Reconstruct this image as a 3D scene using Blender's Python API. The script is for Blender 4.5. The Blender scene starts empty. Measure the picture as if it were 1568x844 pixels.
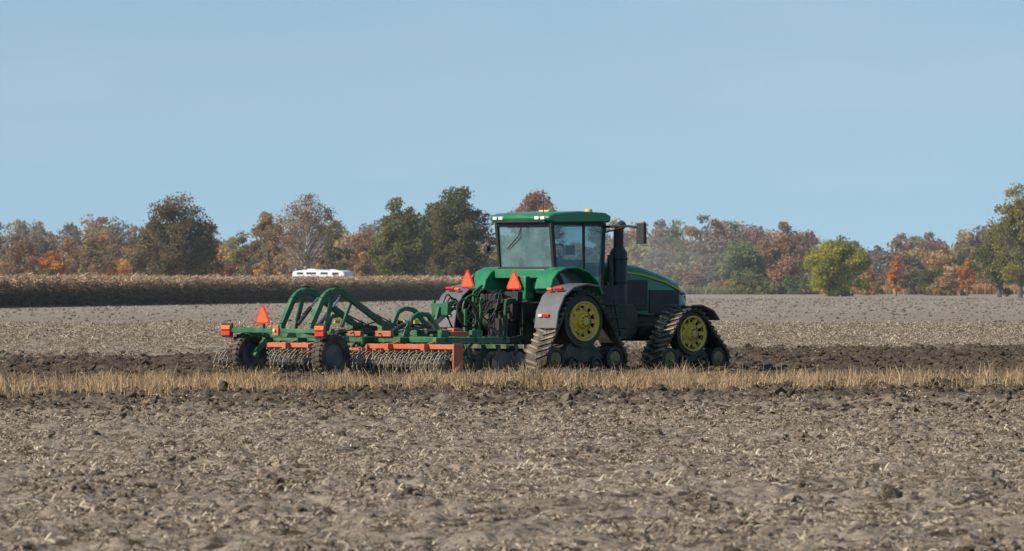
import bpy, bmesh, math, random
import numpy as np
from mathutils import Vector, Matrix, Euler
from mathutils import noise as mn
rng=np.random.default_rng(7); random.seed(7)
sc=bpy.context.scene
COL=sc.collection
EYE=1.95; F=8640.0

# ------------------------------------------------------------------ materials
def newmat(name):
    m=bpy.data.materials.new(name); m.use_nodes=True
    nt=m.node_tree; 
    for n in list(nt.nodes): nt.nodes.remove(n)
    out=nt.nodes.new('ShaderNodeOutputMaterial')
    return m,nt,out
def N(nt,t,**kw):
    n=nt.nodes.new(t)
    for k,v in kw.items(): setattr(n,k,v)
    return n
def noise(nt,scale,detail=4,rough=.6,vec=None):
    n=N(nt,'ShaderNodeTexNoise'); n.inputs['Scale'].default_value=scale; n.inputs['Detail'].default_value=detail; n.inputs['Roughness'].default_value=rough
    if vec is not None: nt.links.new(vec,n.inputs['Vector'])
    return n.outputs['Fac']
def vscale(nt,vec,s):
    n=N(nt,'ShaderNodeVectorMath',operation='MULTIPLY'); nt.links.new(vec,n.inputs[0]); n.inputs[1].default_value=s; return n.outputs[0]
def ramp(nt,fac,stops):
    r=N(nt,'ShaderNodeValToRGB'); e=r.color_ramp.elements
    e[0].position=stops[0][0]; e[0].color=(*stops[0][1],1)
    e[1].position=stops[-1][0]; e[1].color=(*stops[-1][1],1)
    for p,c in stops[1:-1]:
        x=e.new(p); x.color=(*c,1)
    nt.links.new(fac,r.inputs[0]); return r.outputs[0]
def mix(nt,fac,a,b,mode='MIX'):
    m=N(nt,'ShaderNodeMix',data_type='RGBA',blend_type=mode)
    for s,v in ((m.inputs[0],fac),(m.inputs[6],a),(m.inputs[7],b)):
        if hasattr(v,'links'): nt.links.new(v,s)
        elif isinstance(v,(int,float)): s.default_value=v
        else: s.default_value=(*v,1)
    return m.outputs[2]
def math_(nt,op,a,b=0.0,c=None,clamp=False):
    m=N(nt,'ShaderNodeMath',operation=op,use_clamp=clamp)
    for i,v in enumerate((a,b) if c is None else (a,b,c)):
        if hasattr(v,'links'): nt.links.new(v,m.inputs[i])
        else: m.inputs[i].default_value=v
    return m.outputs[0]
def smooth(nt,x,a,b):
    m=N(nt,'ShaderNodeMapRange',interpolation_type='SMOOTHSTEP')
    nt.links.new(x,m.inputs[0]); m.inputs[1].default_value=a; m.inputs[2].default_value=b
    return m.outputs[0]

def paint(name,col,rough=.4,metal=0.,dust=.35,dustcol=(.30,.24,.17),scale=2.5,spec=.5,coat=0.):
    m,nt,out=newmat(name)
    p=N(nt,'ShaderNodeBsdfPrincipled'); tc=N(nt,'ShaderNodeTexCoord')
    n1=noise(nt,scale,6,.65,tc.outputs['Object']); n2=noise(nt,scale*9,3,.6,tc.outputs['Object'])
    geo=N(nt,'ShaderNodeNewGeometry'); sep=N(nt,'ShaderNodeSeparateXYZ'); nt.links.new(geo.outputs['Normal'],sep.inputs[0])
    sp=N(nt,'ShaderNodeSeparateXYZ'); nt.links.new(geo.outputs['Position'],sp.inputs[0])
    up=smooth(nt,sep.outputs['Z'],-.2,1.0)
    low=smooth(nt,sp.outputs['Z'],1.8,0.1)
    d=math_(nt,'MULTIPLY',smooth(nt,n1,.35,.75),math_(nt,'ADD',math_(nt,'MULTIPLY',up,.5),math_(nt,'ADD',math_(nt,'MULTIPLY',low,.9),.25)))
    d=math_(nt,'MULTIPLY',d,dust*1.3,clamp=True)
    base=mix(nt,math_(nt,'MULTIPLY',n2,.35),col,tuple(c*.6 for c in col))
    c=mix(nt,d,base,dustcol)
    nt.links.new(c,p.inputs['Base Color']); p.inputs['Metallic'].default_value=metal
    nt.links.new(math_(nt,'ADD',math_(nt,'MULTIPLY',d,.5),rough,clamp=True),p.inputs['Roughness'])
    p.inputs['Specular IOR Level'].default_value=spec
    p.inputs['Coat Weight'].default_value=coat
    nt.links.new(p.outputs[0],out.inputs[0]); return m
GREEN=paint('green_paint',(.010,.20,.075),.33,dust=.25,coat=.25)
FGREEN=paint('green_frame_paint',(.010,.135,.050),.42,dust=.4)
DGREEN=paint('green_paint_dirty',(.010,.07,.030),.5,dust=.5)
DARKG=paint('greasy_dark_green',(.010,.030,.016),.5,dust=.35)
YEL=paint('yellow_paint',(.78,.58,.05),.45,dust=.35)
YELD=paint('yellow_paint_dusty',(.30,.25,.07),.6,dust=.9,dustcol=(.16,.14,.08))
BLACK=paint('black_plastic',(.018,.018,.02),.5,dust=.22)
GREYP=paint('grey_fender',(.12,.12,.13),.45,dust=.3)
RUB=paint('rubber',(.022,.021,.02),.8,dust=.55,dustcol=(.22,.17,.12))
RUBD=paint('rubber_dusty_lug',(.05,.045,.04),.9,dust=1.0,dustcol=(.30,.24,.17))
ORNG=paint('orange_paint',(.60,.12,.04),.5,dust=.45)
REDO=paint('orange_reflector',(.95,.12,.03),.4,dust=.05)
RED=paint('red_lens',(.65,.03,.015),.2,dust=.15)
REDB=paint('red_border',(.60,.02,.02),.4,dust=.05)
AMB=paint('amber_lens',(.85,.20,.03),.25,dust=.1)
STEEL=paint('worn_steel',(.27,.25,.20),.5,metal=.1,dust=.8,dustcol=(.36,.30,.20),scale=5)
DSTEEL=paint('dark_steel',(.04,.04,.036),.45,metal=.3,dust=.4)
CHROME=paint('cylinder_rod',(.6,.6,.62),.2,metal=.9,dust=.1)
BLUE=paint('blue_disc',(.03,.06,.09),.45,dust=.5)
WHITE=paint('white_lens',(.8,.8,.8),.25,dust=.05)
WHT=paint('white_body',(.80,.81,.83),.4,dust=.05)
SKIN=paint('skin',(.42,.24,.16),.6,dust=0)
SHIRT=paint('shirt',(.10,.13,.22),.8,dust=0)
def glassmat():
    m,nt,out=newmat('dusty_glass')
    tr=N(nt,'ShaderNodeBsdfTransparent'); tr.inputs[0].default_value=(.70,.86,.86,1)
    p=N(nt,'ShaderNodeBsdfPrincipled'); p.inputs['Base Color'].default_value=(.24,.40,.43,1); p.inputs['Roughness'].default_value=.08
    p.inputs['Specular IOR Level'].default_value=1.
    tc=N(nt,'ShaderNodeTexCoord'); n=noise(nt,2.2,5,.6,tc.outputs['Object'])
    ms=N(nt,'ShaderNodeMixShader'); nt.links.new(math_(nt,'MULTIPLY_ADD',n,.6,.08),ms.inputs[0])
    nt.links.new(tr.outputs[0],ms.inputs[1]); nt.links.new(p.outputs[0],ms.inputs[2]); nt.links.new(ms.outputs[0],out.inputs[0]); return m
GLASS=glassmat()
def leafmat(name,trans=.35):
    m,nt,out=newmat(name)
    a=N(nt,'ShaderNodeAttribute',attribute_name='Col')
    d=N(nt,'ShaderNodeBsdfDiffuse'); t=N(nt,'ShaderNodeBsdfTranslucent')
    nt.links.new(a.outputs['Color'],d.inputs[0]); nt.links.new(a.outputs['Color'],t.inputs[0])
    ms=N(nt,'ShaderNodeMixShader'); ms.inputs[0].default_value=trans
    nt.links.new(d.outputs[0],ms.inputs[1]); nt.links.new(t.outputs[0],ms.inputs[2]); nt.links.new(ms.outputs[0],out.inputs[0]); return m
LEAF=leafmat('foliage',.45); DRY=leafmat('dry_plant',.3)
def bark(name,c):
    m,nt,out=newmat(name); p=N(nt,'ShaderNodeBsdfPrincipled'); tc=N(nt,'ShaderNodeTexCoord')
    nt.links.new(ramp(nt,noise(nt,1.5,5,.7,tc.outputs['Object']),[(.3,tuple(x*.5 for x in c)),(.7,c)]),p.inputs['Base Color'])
    p.inputs['Roughness'].default_value=.9; nt.links.new(p.outputs[0],out.inputs[0]); return m
BARK=bark('bark',(.15,.125,.11)); PALE=bark('pale_bark',(.62,.57,.52))

# ------------------------------------------------------------------ mesh tools
def npmesh(name,V,Fa,mat,col=None,parent=None,smooth_=False):
    me=bpy.data.meshes.new(name); V=np.asarray(V,dtype=np.float32); Fa=np.asarray(Fa,dtype=np.int32)
    k=Fa.shape[1]; n=len(Fa)
    me.vertices.add(len(V)); me.vertices.foreach_set('co',V.ravel())
    me.loops.add(n*k); me.loops.foreach_set('vertex_index',Fa.ravel())
    me.polygons.add(n); me.polygons.foreach_set('loop_start',np.arange(0,n*k,k,dtype=np.int32))
    me.polygons.foreach_set('loop_total',np.full(n,k,dtype=np.int32))
    if smooth_: me.polygons.foreach_set('use_smooth',np.ones(n,dtype=bool))
    if col is not None:
        a=me.attributes.new('Col','FLOAT_COLOR','CORNER')
        c=np.ones((n,k,4),dtype=np.float32); c[:,:,:3]=np.asarray(col,dtype=np.float32)[:,None,:]
        a.data.foreach_set('color',c.ravel())
    me.update(calc_edges=True); me.validate()
    me.materials.append(mat)
    o=bpy.data.objects.new(name,me); COL.objects.link(o)
    if parent: o.parent=parent
    return o

class Acc:
    def __init__(s): s.v=[]; s.f=[]
    def add(s,vs,fs):
        b=len(s.v); s.v+= [tuple(x) for x in vs]; s.f+=[tuple(i+b for i in f) for f in fs]; return s
    def box(s,c,d,rot=None):
        R=Euler(rot).to_matrix() if rot else Matrix.Identity(3); c=Vector(c)
        vs=[c+R@Vector((x*d[0]/2,y*d[1]/2,z*d[2]/2)) for x in(-1,1) for y in(-1,1) for z in(-1,1)]
        return s.add(vs,[(0,1,3,2),(4,6,7,5),(0,4,5,1),(2,3,7,6),(0,2,6,4),(1,5,7,3)])
    def beam(s,a,b,w,h):
        a=Vector(a); b=Vector(b); d=(b-a); L=d.length; d.normalize()
        up=Vector((0,0,1)); 
        if abs(d.z)>.98: up=Vector((1,0,0))
        sd=d.cross(up).normalized(); up=sd.cross(d).normalized()
        vs=[p+sd*(x*w/2)+up*(y*h/2) for p in(a,b) for x,y in((-1,-1),(1,-1),(1,1),(-1,1))]
        return s.add(vs,[(0,1,2,3),(7,6,5,4),(0,4,5,1),(1,5,6,2),(2,6,7,3),(3,7,4,0)])
    def poly(s,pts,w,h):
        for a,b in zip(pts[:-1],pts[1:]): s.beam(a,b,w,h)
        return s
    def tube(s,pts,r,seg=8,closed=False,cap=True):
        P=[Vector(p) for p in pts]; n=len(P)
        R=r if isinstance(r,(list,tuple)) else [r]*n
        vs=[];prev=None
        for i in range(n):
            if closed: t=(P[(i+1)%n]-P[i-1])
            else: t=P[min(i+1,n-1)]-P[max(i-1,0)]
            t.normalize()
            if prev is None:
                a=Vector((0,0,1)) if abs(t.z)<.9 else Vector((1,0,0)); nx=t.cross(a).normalized()
            else:
                nx=prev-t*prev.dot(t)
                nx=nx.normalized() if nx.length>1e-5 else t.orthogonal().normalized()
            prev=nx; ny=t.cross(nx)
            for k in range(seg):
                an=2*math.pi*k/seg; vs.append(P[i]+(nx*math.cos(an)+ny*math.sin(an))*R[i])
        fs=[]
        for i in range(n if closed else n-1):
            j=(i+1)%n
            for k in range(seg):
                l=(k+1)%seg; fs.append((i*seg+k,i*seg+l,j*seg+l,j*seg+k))
        if not closed and cap: fs+= [tuple(range(seg))[::-1],tuple((n-1)*seg+k for k in range(seg))]
        return s.add(vs,fs)
    def hose(s,pts,r,seg=6,sub=6):
        P=[Vector(p) for p in pts]; P=[2*P[0]-P[1]]+P+[2*P[-1]-P[-2]]; out=[]
        for i in range(1,len(P)-2):
            for k in range(sub):
                t=k/sub; a,b,c,d=P[i-1:i+3]
                out.append(.5*((2*b)+(c-a)*t+(2*a-5*b+4*c-d)*t*t+(3*b-a-3*c+d)*t**3))
        out.append(P[-2]); return s.tube(out,r,seg)
    def lathe(s,c,prof,seg=36,closed=False):   # revolve about local y; prof (y,r)
        vs=[];n=len(prof)
        for k in range(seg):
            a=2*math.pi*k/seg
            for y,r in prof: vs.append((c[0]+r*math.cos(a),c[1]+y,c[2]+r*math.sin(a)))
        fs=[]
        for k in range(seg):
            l=(k+1)%seg
            for i in range(n if closed else n-1):
                j=(i+1)%n; fs.append((k*n+i,k*n+j,l*n+j,l*n+i))
        if not closed:
            fs.append(tuple(k*n for k in range(seg))); fs.append(tuple(k*n+n-1 for k in range(seg))[::-1])
        return s.add(vs,fs)
    def prism(s,prof,w0,w1):
        n=len(prof); vs=[(u,w0,z) for u,z in prof]+[(u,w1,z) for u,z in prof]
        return s.add(vs,[tuple(range(n)),tuple(range(2*n-1,n-1,-1))]+[(i,(i+1)%n,n+(i+1)%n,n+i) for i in range(n)])
    def shell(s,prof,t,w0,w1):
        P=[Vector((a,b)) for a,b in prof]; inn=[]
        for i,p in enumerate(P):
            d=(P[min(i+1,len(P)-1)]-P[max(i-1,0)]).normalized(); inn.append(p+Vector((d.y,-d.x))*t)
        n=len(P)
        vs=[(p.x,w,p.y) for w in(w0,w1) for p in P+inn]
        fs=[]; m=2*n
        for b in(0,m):
            for i in range(n-1): fs.append((b+i,b+i+1,b+n+i+1,b+n+i))
        for i in range(n-1):
            fs.append((i,i+1,m+i+1,m+i)); fs.append((n+i,n+i+1,m+n+i+1,m+n+i))
        for i in(0,n-1): fs.append((i,n+i,m+n+i,m+i))
        return s.add(vs,fs)
    def loft(s,secs):
        n=len(secs[0]); vs=[p for q in secs for p in q]; fs=[]
        for i in range(len(secs)-1):
            for k in range(n):
                l=(k+1)%n; fs.append((i*n+k,i*n+l,(i+1)*n+l,(i+1)*n+k))
        fs+=[tuple(range(n)),tuple((len(secs)-1)*n+k for k in range(n))[::-1]]
        return s.add(vs,fs)
    def make(s,name,mat,parent=None,bevel=0,ang=35):
        me=bpy.data.meshes.new(name); me.from_pydata(s.v,[],s.f); 
        bm=bmesh.new(); bm.from_mesh(me); bmesh.ops.recalc_face_normals(bm,faces=bm.faces); bm.to_mesh(me); bm.free()
        me.materials.append(mat)
        for p in me.polygons: p.use_smooth=True
        me.set_sharp_from_angle(angle=math.radians(ang))
        o=bpy.data.objects.new(name,me); COL.objects.link(o)
        if parent: o.parent=parent
        if bevel:
            b=o.modifiers.new('b','BEVEL'); b.width=bevel; b.segments=2; b.limit_method='ANGLE'; b.angle_limit=math.radians(35)
        return o
def empty(name,loc=(0,0,0),rz=0):
    e=bpy.data.objects.new(name,None); e.location=loc; e.rotation_euler=(0,0,rz); COL.objects.link(e); return e

# ------------------------------------------------------------------ numpy noise
def vn(x,y,seed):
    xi=np.floor(x).astype(np.int64); yi=np.floor(y).astype(np.int64); fx=x-xi; fy=y-yi
    fx=fx*fx*(3-2*fx); fy=fy*fy*(3-2*fy)
    def h(a,b):
        n=(a*374761393+b*668265263+seed*1442695)&0xffffffff; n=((n^(n>>13))*1274126177)&0xffffffff
        return ((n^(n>>16))&0xffff)/65535.0
    a=h(xi,yi);b=h(xi+1,yi);c=h(xi,yi+1);d=h(xi+1,yi+1)
    return (a*(1-fx)+b*fx)*(1-fy)+(c*(1-fx)+d*fx)*fy
def gh(X,Y):
    h=.05*(vn(X/2.3,Y/2.3,1)-.5)+.09*(vn(X/.55,Y/.7,2)-.5)
    l=vn(X/.22,Y/.26,3); h+=.11*np.maximum(l-.45,0)**1.2
    h+=.05*(vn(X/.11,Y/.12,4)-.5)+.03*(vn(X/.055,Y/.06,5)-.5)
    dark=np.clip((Y-.35*X-80)/14,0,1)*np.clip((160+.8*X-Y)/6,0,1)
    h=h*(.88+.8*dark)
    far=np.clip((Y-165)/120,0,1); h=h*(1-far)+.08*(vn(X/2,Y/5,8)-.5)*far
    return h

# ------------------------------------------------------------------ ground
def geo_tail(a,b,n): 
    return a*(b/a)**(np.arange(1,n+1)/n)
ys=np.concatenate([np.arange(20,36,.4),np.arange(36,62,.045),np.arange(62,100,.07),np.arange(100,172,.16),geo_tail(172,9000,190)])
ys=np.concatenate([[-60,-20,0,10],ys])
xp=np.concatenate([np.arange(0,5.6,.035),np.arange(5.6,16.5,.08),geo_tail(16.5,6000,80)])
xs=np.concatenate([-xp[:0:-1],xp])
GX,GY=np.meshgrid(xs,ys)
GZ=gh(GX,GY); fade=np.clip((17-np.abs(GX))/2,0,1); fade=np.where(GY>172,np.clip((250-GY)/80,0,1),fade)
GZ=GZ*np.maximum(fade,.25)*np.clip(1-(GY-700)/300,0,1)
V=np.stack([GX,GY,GZ],-1).reshape(-1,3); nx=len(xs); ny=len(ys)
i=(np.arange(ny-1)[:,None]*nx+np.arange(nx-1)[None,:]).ravel()
Fg=np.stack([i,i+1,i+nx+1,i+nx],1)
def soil_color(nt):
    geo=N(nt,'ShaderNodeNewGeometry'); pos=geo.outputs['Position']; sp=N(nt,'ShaderNodeSeparateXYZ'); nt.links.new(pos,sp.inputs[0])
    X=sp.outputs['X'];Y=sp.outputs['Y']
    big=noise(nt,.25,4,.6,pos); med=noise(nt,1.0,5,.7,vscale(nt,pos,(1.7,.75,1))); fin=noise(nt,14,4,.75,pos)
    blo=noise(nt,3.6,4,.65,vscale(nt,pos,(1.,.55,1)))
    w=math_(nt,'MULTIPLY',math_(nt,'SUBTRACT',big,.5),30.)
    t1=math_(nt,'ADD',math_(nt,'SUBTRACT',Y,math_(nt,'MULTIPLY',X,.35)),w)
    t2=math_(nt,'ADD',math_(nt,'SUBTRACT',Y,math_(nt,'MULTIPLY',X,.9)),math_(nt,'MULTIPLY',math_(nt,'SUBTRACT',med,.5),22.))
    dk=math_(nt,'MULTIPLY',smooth(nt,t1,82,96),smooth(nt,t2,156,148))
    light=ramp(nt,fin,[(.28,(.150,.112,.080)),(.45,(.30,.236,.178)),(.58,(.40,.325,.25)),(.75,(.54,.45,.35))])
    light=mix(nt,smooth(nt,med,.36,.62),mix(nt,.45,light,(.125,.090,.064)),light)
    light=mix(nt,smooth(nt,blo,.49,.36),light,(.075,.052,.037))  # dark blotches coloured in as shaded hollows of the soil
    dark=ramp(nt,fin,[(.3,(.036,.025,.018)),(.55,(.092,.064,.046)),(.78,(.20,.15,.108))])
    dark=mix(nt,smooth(nt,med,.48,.72),dark,mix(nt,.55,dark,(.23,.18,.13)))
    far=smooth(nt,Y,150,420)
    c=mix(nt,math_(nt,'MULTIPLY',dk,.9),light,dark)
    fp=vscale(nt,pos,(1.0,.10,1.0)); fp2=vscale(nt,pos,(.12,.022,1.0))
    farc=ramp(nt,noise(nt,2.2,7,.8,fp),[(.36,(.21,.165,.125)),(.48,(.32,.262,.205)),(.56,(.40,.335,.265)),(.68,(.51,.44,.35))])
    farc=mix(nt,smooth(nt,noise(nt,1.,5,.7,fp2),.35,.65),farc,mix(nt,.35,farc,(.22,.17,.13)))
    c=mix(nt,far,c,farc)
    gr=ramp(nt,noise(nt,.12,4,.6,pos),[(.35,(.14,.15,.06)),(.6,(.28,.19,.09))])
    c=mix(nt,smooth(nt,Y,800,815),c,gr)
    return c,pos,dk
m,nt,out=newmat('field_soil'); SOIL=m
c,pos,dk=soil_color(nt); p=N(nt,'ShaderNodeBsdfPrincipled'); nt.links.new(c,p.inputs['Base Color']); p.inputs['Roughness'].default_value=.95; p.inputs['Specular IOR Level'].default_value=.15
b=N(nt,'ShaderNodeBump'); b.inputs['Strength'].default_value=.8; b.inputs['Distance'].default_value=.05
nt.links.new(noise(nt,9,6,.75,pos),b.inputs['Height']); nt.links.new(b.outputs[0],p.inputs['Normal']); nt.links.new(p.outputs[0],out.inputs[0])
npmesh('ground',V,Fg,SOIL,smooth_=True)

# ------------------------------------------------------------------ scatter
def scatter(name,P,R,S,idx,sources):
    src=bpy.data.collections.new(name+'_pieces')
    for o in sources:
        for c_ in list(o.users_collection): c_.objects.unlink(o)
        src.objects.link(o)
    me=bpy.data.meshes.new(name); me.vertices.add(len(P)); me.vertices.foreach_set('co',np.asarray(P,np.float32).ravel())
    for nm,d in(('rot',R),('scl',S)):
        a=me.attributes.new(nm,'FLOAT_VECTOR','POINT'); a.data.foreach_set('vector',np.asarray(d,np.float32).ravel())
    a=me.attributes.new('pick','INT','POINT'); a.data.foreach_set('value',np.asarray(idx,np.int32))
    o=bpy.data.objects.new(name,me); COL.objects.link(o)
    ng=bpy.data.node_groups.new(name,'GeometryNodeTree')
    ng.interface.new_socket('Geometry',in_out='INPUT',socket_type='NodeSocketGeometry'); ng.interface.new_socket('Geometry',in_out='OUTPUT',socket_type='NodeSocketGeometry')
    gi=ng.nodes.new('NodeGroupInput'); go=ng.nodes.new('NodeGroupOutput'); ip=ng.nodes.new('GeometryNodeInstanceOnPoints')
    ci=ng.nodes.new('GeometryNodeCollectionInfo'); ci.inputs['Collection'].default_value=src; ci.inputs['Separate Children'].default_value=True; ci.inputs['Reset Children'].default_value=True
    ip.inputs['Pick Instance'].default_value=True
    def na(n,t):
        x=ng.nodes.new('GeometryNodeInputNamedAttribute'); x.data_type=t; x.inputs['Name'].default_value=n; return x.outputs['Attribute']
    L=ng.links.new
    L(gi.outputs[0],ip.inputs['Points']); L(ci.outputs[0],ip.inputs['Instance']); L(na('pick','INT'),ip.inputs['Instance Index'])
    L(na('rot','FLOAT_VECTOR'),ip.inputs['Rotation']); L(na('scl','FLOAT_VECTOR'),ip.inputs['Scale']); L(ip.outputs[0],go.inputs[0])
    md=o.modifiers.new('scatter','NODES'); md.node_group=ng; return o
m,nt,out=newmat('clod'); CL=m
c,pos,dk=soil_color(nt); p=N(nt,'ShaderNodeBsdfDiffuse')
oi=N(nt,'ShaderNodeObjectInfo')
c=mix(nt,math_(nt,'MULTIPLY',oi.outputs['Random'],.75),c,(.072,.051,.037))
nt.links.new(c,p.inputs['Color']); nt.links.new(p.outputs[0],out.inputs[0])
cl=[]
for k in range(6):
    bm=bmesh.new(); bmesh.ops.create_icosphere(bm,subdivisions=2,radius=1)
    off=Vector((k*7.3,k*3.1,1.7))
    for v in bm.verts:
        q=v.co.copy(); v.co=q*(1+.6*mn.noise(q*1.1+off)+.4*mn.noise(q*2.6+off)); v.co.z*=.55
    me=bpy.data.meshes.new('clod'); bm.to_mesh(me); bm.free(); me.materials.append(CL)
    o=bpy.data.objects.new('clod_%d'%k,me); COL.objects.link(o); cl.append(o)
def area_pts(n,y0,y1,pad=2.5):
    Y=np.sqrt(rng.uniform(0,1,n)*((y1+25)**2-(y0+25)**2)+(y0+25)**2)-25
    hw=Y*.0907+pad; X=rng.uniform(-1,1,n)*hw
    return X,Y
X1,Y1=area_pts(50000,37,108); patch=vn(X1/1.3,Y1/2.6,21)*.6+vn(X1/.5,Y1/.8,22)*.4
k=(rng.uniform(0,1,len(X1))<np.clip((patch-.38)*3.2,.06,1)); X1=X1[k];Y1=Y1[k]
X2,Y2=area_pts(26000,80,165,3); k=(Y2<156+.9*X2)&(Y2-.35*X2>80); X2=X2[k];Y2=Y2[k]
X3,Y3=area_pts(11000,150,620,4); 
X=np.concatenate([X1,X2,X3]);Y=np.concatenate([Y1,Y2,Y3]);n=len(X)
s=np.exp(rng.normal(-3.92,.55,n)); a_=len(X1); b_=a_+len(X2); s[a_:b_]*=1.8; s[b_:]*=1.4*(1+(Y[b_:]-150)/350); s=np.clip(s,.008,.12); s[:a_]=np.clip(s[:a_],.008,.075); s[a_:b_]=np.clip(s[a_:b_],.01,.10)
P=np.stack([X,Y,gh(X,Y)*(Y<172)+s*.2],1); R=rng.uniform(-3.1,3.1,(n,3)); R[:,:2]*=.15
scatter('soil_clods',P,R,s[:,None]*rng.uniform(.75,1.3,(n,3)),rng.integers(0,6,n),cl)
def strawmat():
    m,nt,out=newmat('straw'); a=N(nt,'ShaderNodeAttribute',attribute_name='Col'); oi=N(nt,'ShaderNodeObjectInfo')
    c=mix(nt,math_(nt,'MULTIPLY',oi.outputs['Random'],.7),a.outputs['Color'],(.24,.185,.138))
    d=N(nt,'ShaderNodeBsdfDiffuse'); nt.links.new(c,d.inputs[0]); nt.links.new(d.outputs[0],out.inputs[0]); return m
STRAW=strawmat(); st=[]
for k in range(10):
    nn=18; V=[];Fq=[];C=[]; sprd=random.uniform(.08,.2)
    for j in range(nn):
        L=random.choice([random.uniform(.015,.05),random.uniform(.03,.10)]); wd=random.uniform(.003,.010); an=random.uniform(0,6.28); tilt=random.gauss(.05,.3)
        if random.random()<.06: tilt=random.uniform(.7,1.3)
        c0=Vector((random.gauss(0,sprd),random.gauss(0,sprd),random.uniform(-.01,.03)))
        d=Vector((math.cos(an)*math.cos(tilt),math.sin(an)*math.cos(tilt),math.sin(tilt))); sd=Vector((-math.sin(an),math.cos(an),random.uniform(-.8,.8))).normalized()*wd
        if abs(tilt)>.5: sd=Vector((1,0,0))*wd
        m0=c0+d*L*.5+Vector((0,0,random.uniform(0,.012))); b=len(V)
        V+=[c0-sd,c0+sd,m0+sd,m0-sd,c0+d*L+sd*.7,c0+d*L-sd*.7]; Fq+=[(b,b+1,b+2,b+3),(b+3,b+2,b+4,b+5)]
        q=random.uniform(.6,1.1); r_=random.random(); col=(.70*q,.60*q,.44*q) if r_<.4 else ((.46*q,.355*q,.24*q) if r_<.75 else (.14*q,.10*q,.075*q)); C+=[col,col]
    o=npmesh('straw_%d'%k,[tuple(v) for v in V],Fq,STRAW,C); st.append(o)
X,Y=area_pts(38000,37,112); patch=vn(X/1.1,Y/2.2,31)*.5+vn(X/.35,Y/.7,32)*.5
k=(rng.uniform(0,1,len(X))<np.clip((patch-.28)*2.2,.05,1))&((Y-.35*X<84)|(rng.uniform(0,1,len(X))<.22)); X=X[k];Y=Y[k]
X2,Y2=area_pts(20000,112,260,4); k=(Y2>150+.9*X2)|(rng.uniform(0,1,len(X2))<.08); X=np.concatenate([X,X2[k]]);Y=np.concatenate([Y,Y2[k]]); n=len(X)
P=np.stack([X,Y,gh(X,Y)+.005],1); R=np.zeros((n,3)); R[:,2]=rng.uniform(0,6.28,n)
S=np.repeat(rng.uniform(.6,1.2,n)[:,None],3,1)*(1+.6*np.clip((Y-110)/120,0,1))[:,None]
scatter('straw_residue',P,R,S,rng.integers(0,10,n),st)

# ------------------------------------------------------------------ blade fields
def blades(n,px,py,pz,h,lean,wd,cols,name,mat,segs=2):
    an=rng.uniform(0,6.283,n); la=rng.uniform(0,6.283,n); ln=np.abs(rng.normal(0,lean,n))*h
    dx=np.cos(an)*wd; dy=np.sin(an)*wd; lx=np.cos(la)*ln; ly=np.sin(la)*ln
    def row(t,wf):
        cx=px+lx*t*t; cy=py+ly*t*t; cz=pz+h*t*(1-.25*t*(ln/np.maximum(h,.01)))
        return np.stack([cx-dx*wf,cy-dy*wf,cz],1),np.stack([cx+dx*wf,cy+dy*wf,cz],1)
    rows=[row(0,1),row(.55,.8),row(1,.15)]
    V=np.stack([rows[0][0],rows[0][1],rows[1][0],rows[1][1],rows[2][0],rows[2][1]],1).reshape(-1,3)
    b=np.arange(n)*6; Fq=np.concatenate([np.stack([b,b+1,b+3,b+2],1),np.stack([b+2,b+3,b+5,b+4],1)])
    return npmesh(name,V,Fq,mat,np.concatenate([cols,cols]))
def pal(n,palette,var=.2):
    pa=np.array(palette); c=pa[rng.integers(0,len(pa),n)]*rng.uniform(1-var,1+var,(n,1)); return c
n=170000
X=rng.uniform(-15,16,n); ctr=101.6+.33*X+2.4*(vn(X/2.1,X*0,41)-.5); Y=ctr+rng.normal(0,2.4,n)
dens=vn(X/.45,Y/.8,42)*.55+vn(X/1.6,Y/2,43)*.45; k=rng.uniform(0,1,n)<np.clip((dens-.38)*2.8,.012,.9); X=X[k];Y=Y[k];n=len(X)
h=rng.uniform(.08,.42,n)*(.2+1.1*vn(X/.4,Y/.6,44))
blades(n,X,Y,gh(X,Y)-.02,h,.75,rng.uniform(.004,.009,n),pal(n,[(.52,.35,.19),(.60,.43,.24),(.42,.28,.15),(.28,.18,.10),(.64,.50,.32)]),'dry_grass',DRY)

# corn
cornN=34000
a0=np.array([-52.,330.]); a1=np.array([4.,625.]); dv=(a1-a0); Ld=np.linalg.norm(dv); dv/=Ld; nv=np.array([-dv[1],dv[0]])
tt=rng.uniform(0,1,cornN)**.85*Ld; row_=np.minimum(rng.exponential(4,cornN).astype(int),34)
bx=a0[0]+dv[0]*tt+nv[0]*row_*.76+rng.normal(0,.06,cornN); by=a0[1]+dv[1]*tt+nv[1]*row_*.76
Hc=rng.uniform(1.8,2.42,cornN)*(1+.07*(vn(tt/5,tt*0,51)-.5))
Vs=[];Fs=[];Cs=[];base=0
def quads(p0,p1,p2,p3,c):
    global base
    n=len(p0); Vs.append(np.stack([p0,p1,p2,p3],1).reshape(-1,3)); b=base+np.arange(n)*4; Fs.append(np.stack([b,b+1,b+2,b+3],1)); Cs.append(c); base+=4*n
an=rng.uniform(0,6.28,cornN); sx=np.cos(an)*.02; sy=np.sin(an)*.02; Z0=np.zeros(cornN)
quads(np.stack([bx-sx,by-sy,Z0],1),np.stack([bx+sx,by+sy,Z0],1),np.stack([bx+sx*.5,by+sy*.5,Hc],1),np.stack([bx-sx*.5,by-sy*.5,Hc],1),pal(cornN,[(.40,.28,.18),(.26,.18,.12)]))
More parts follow.
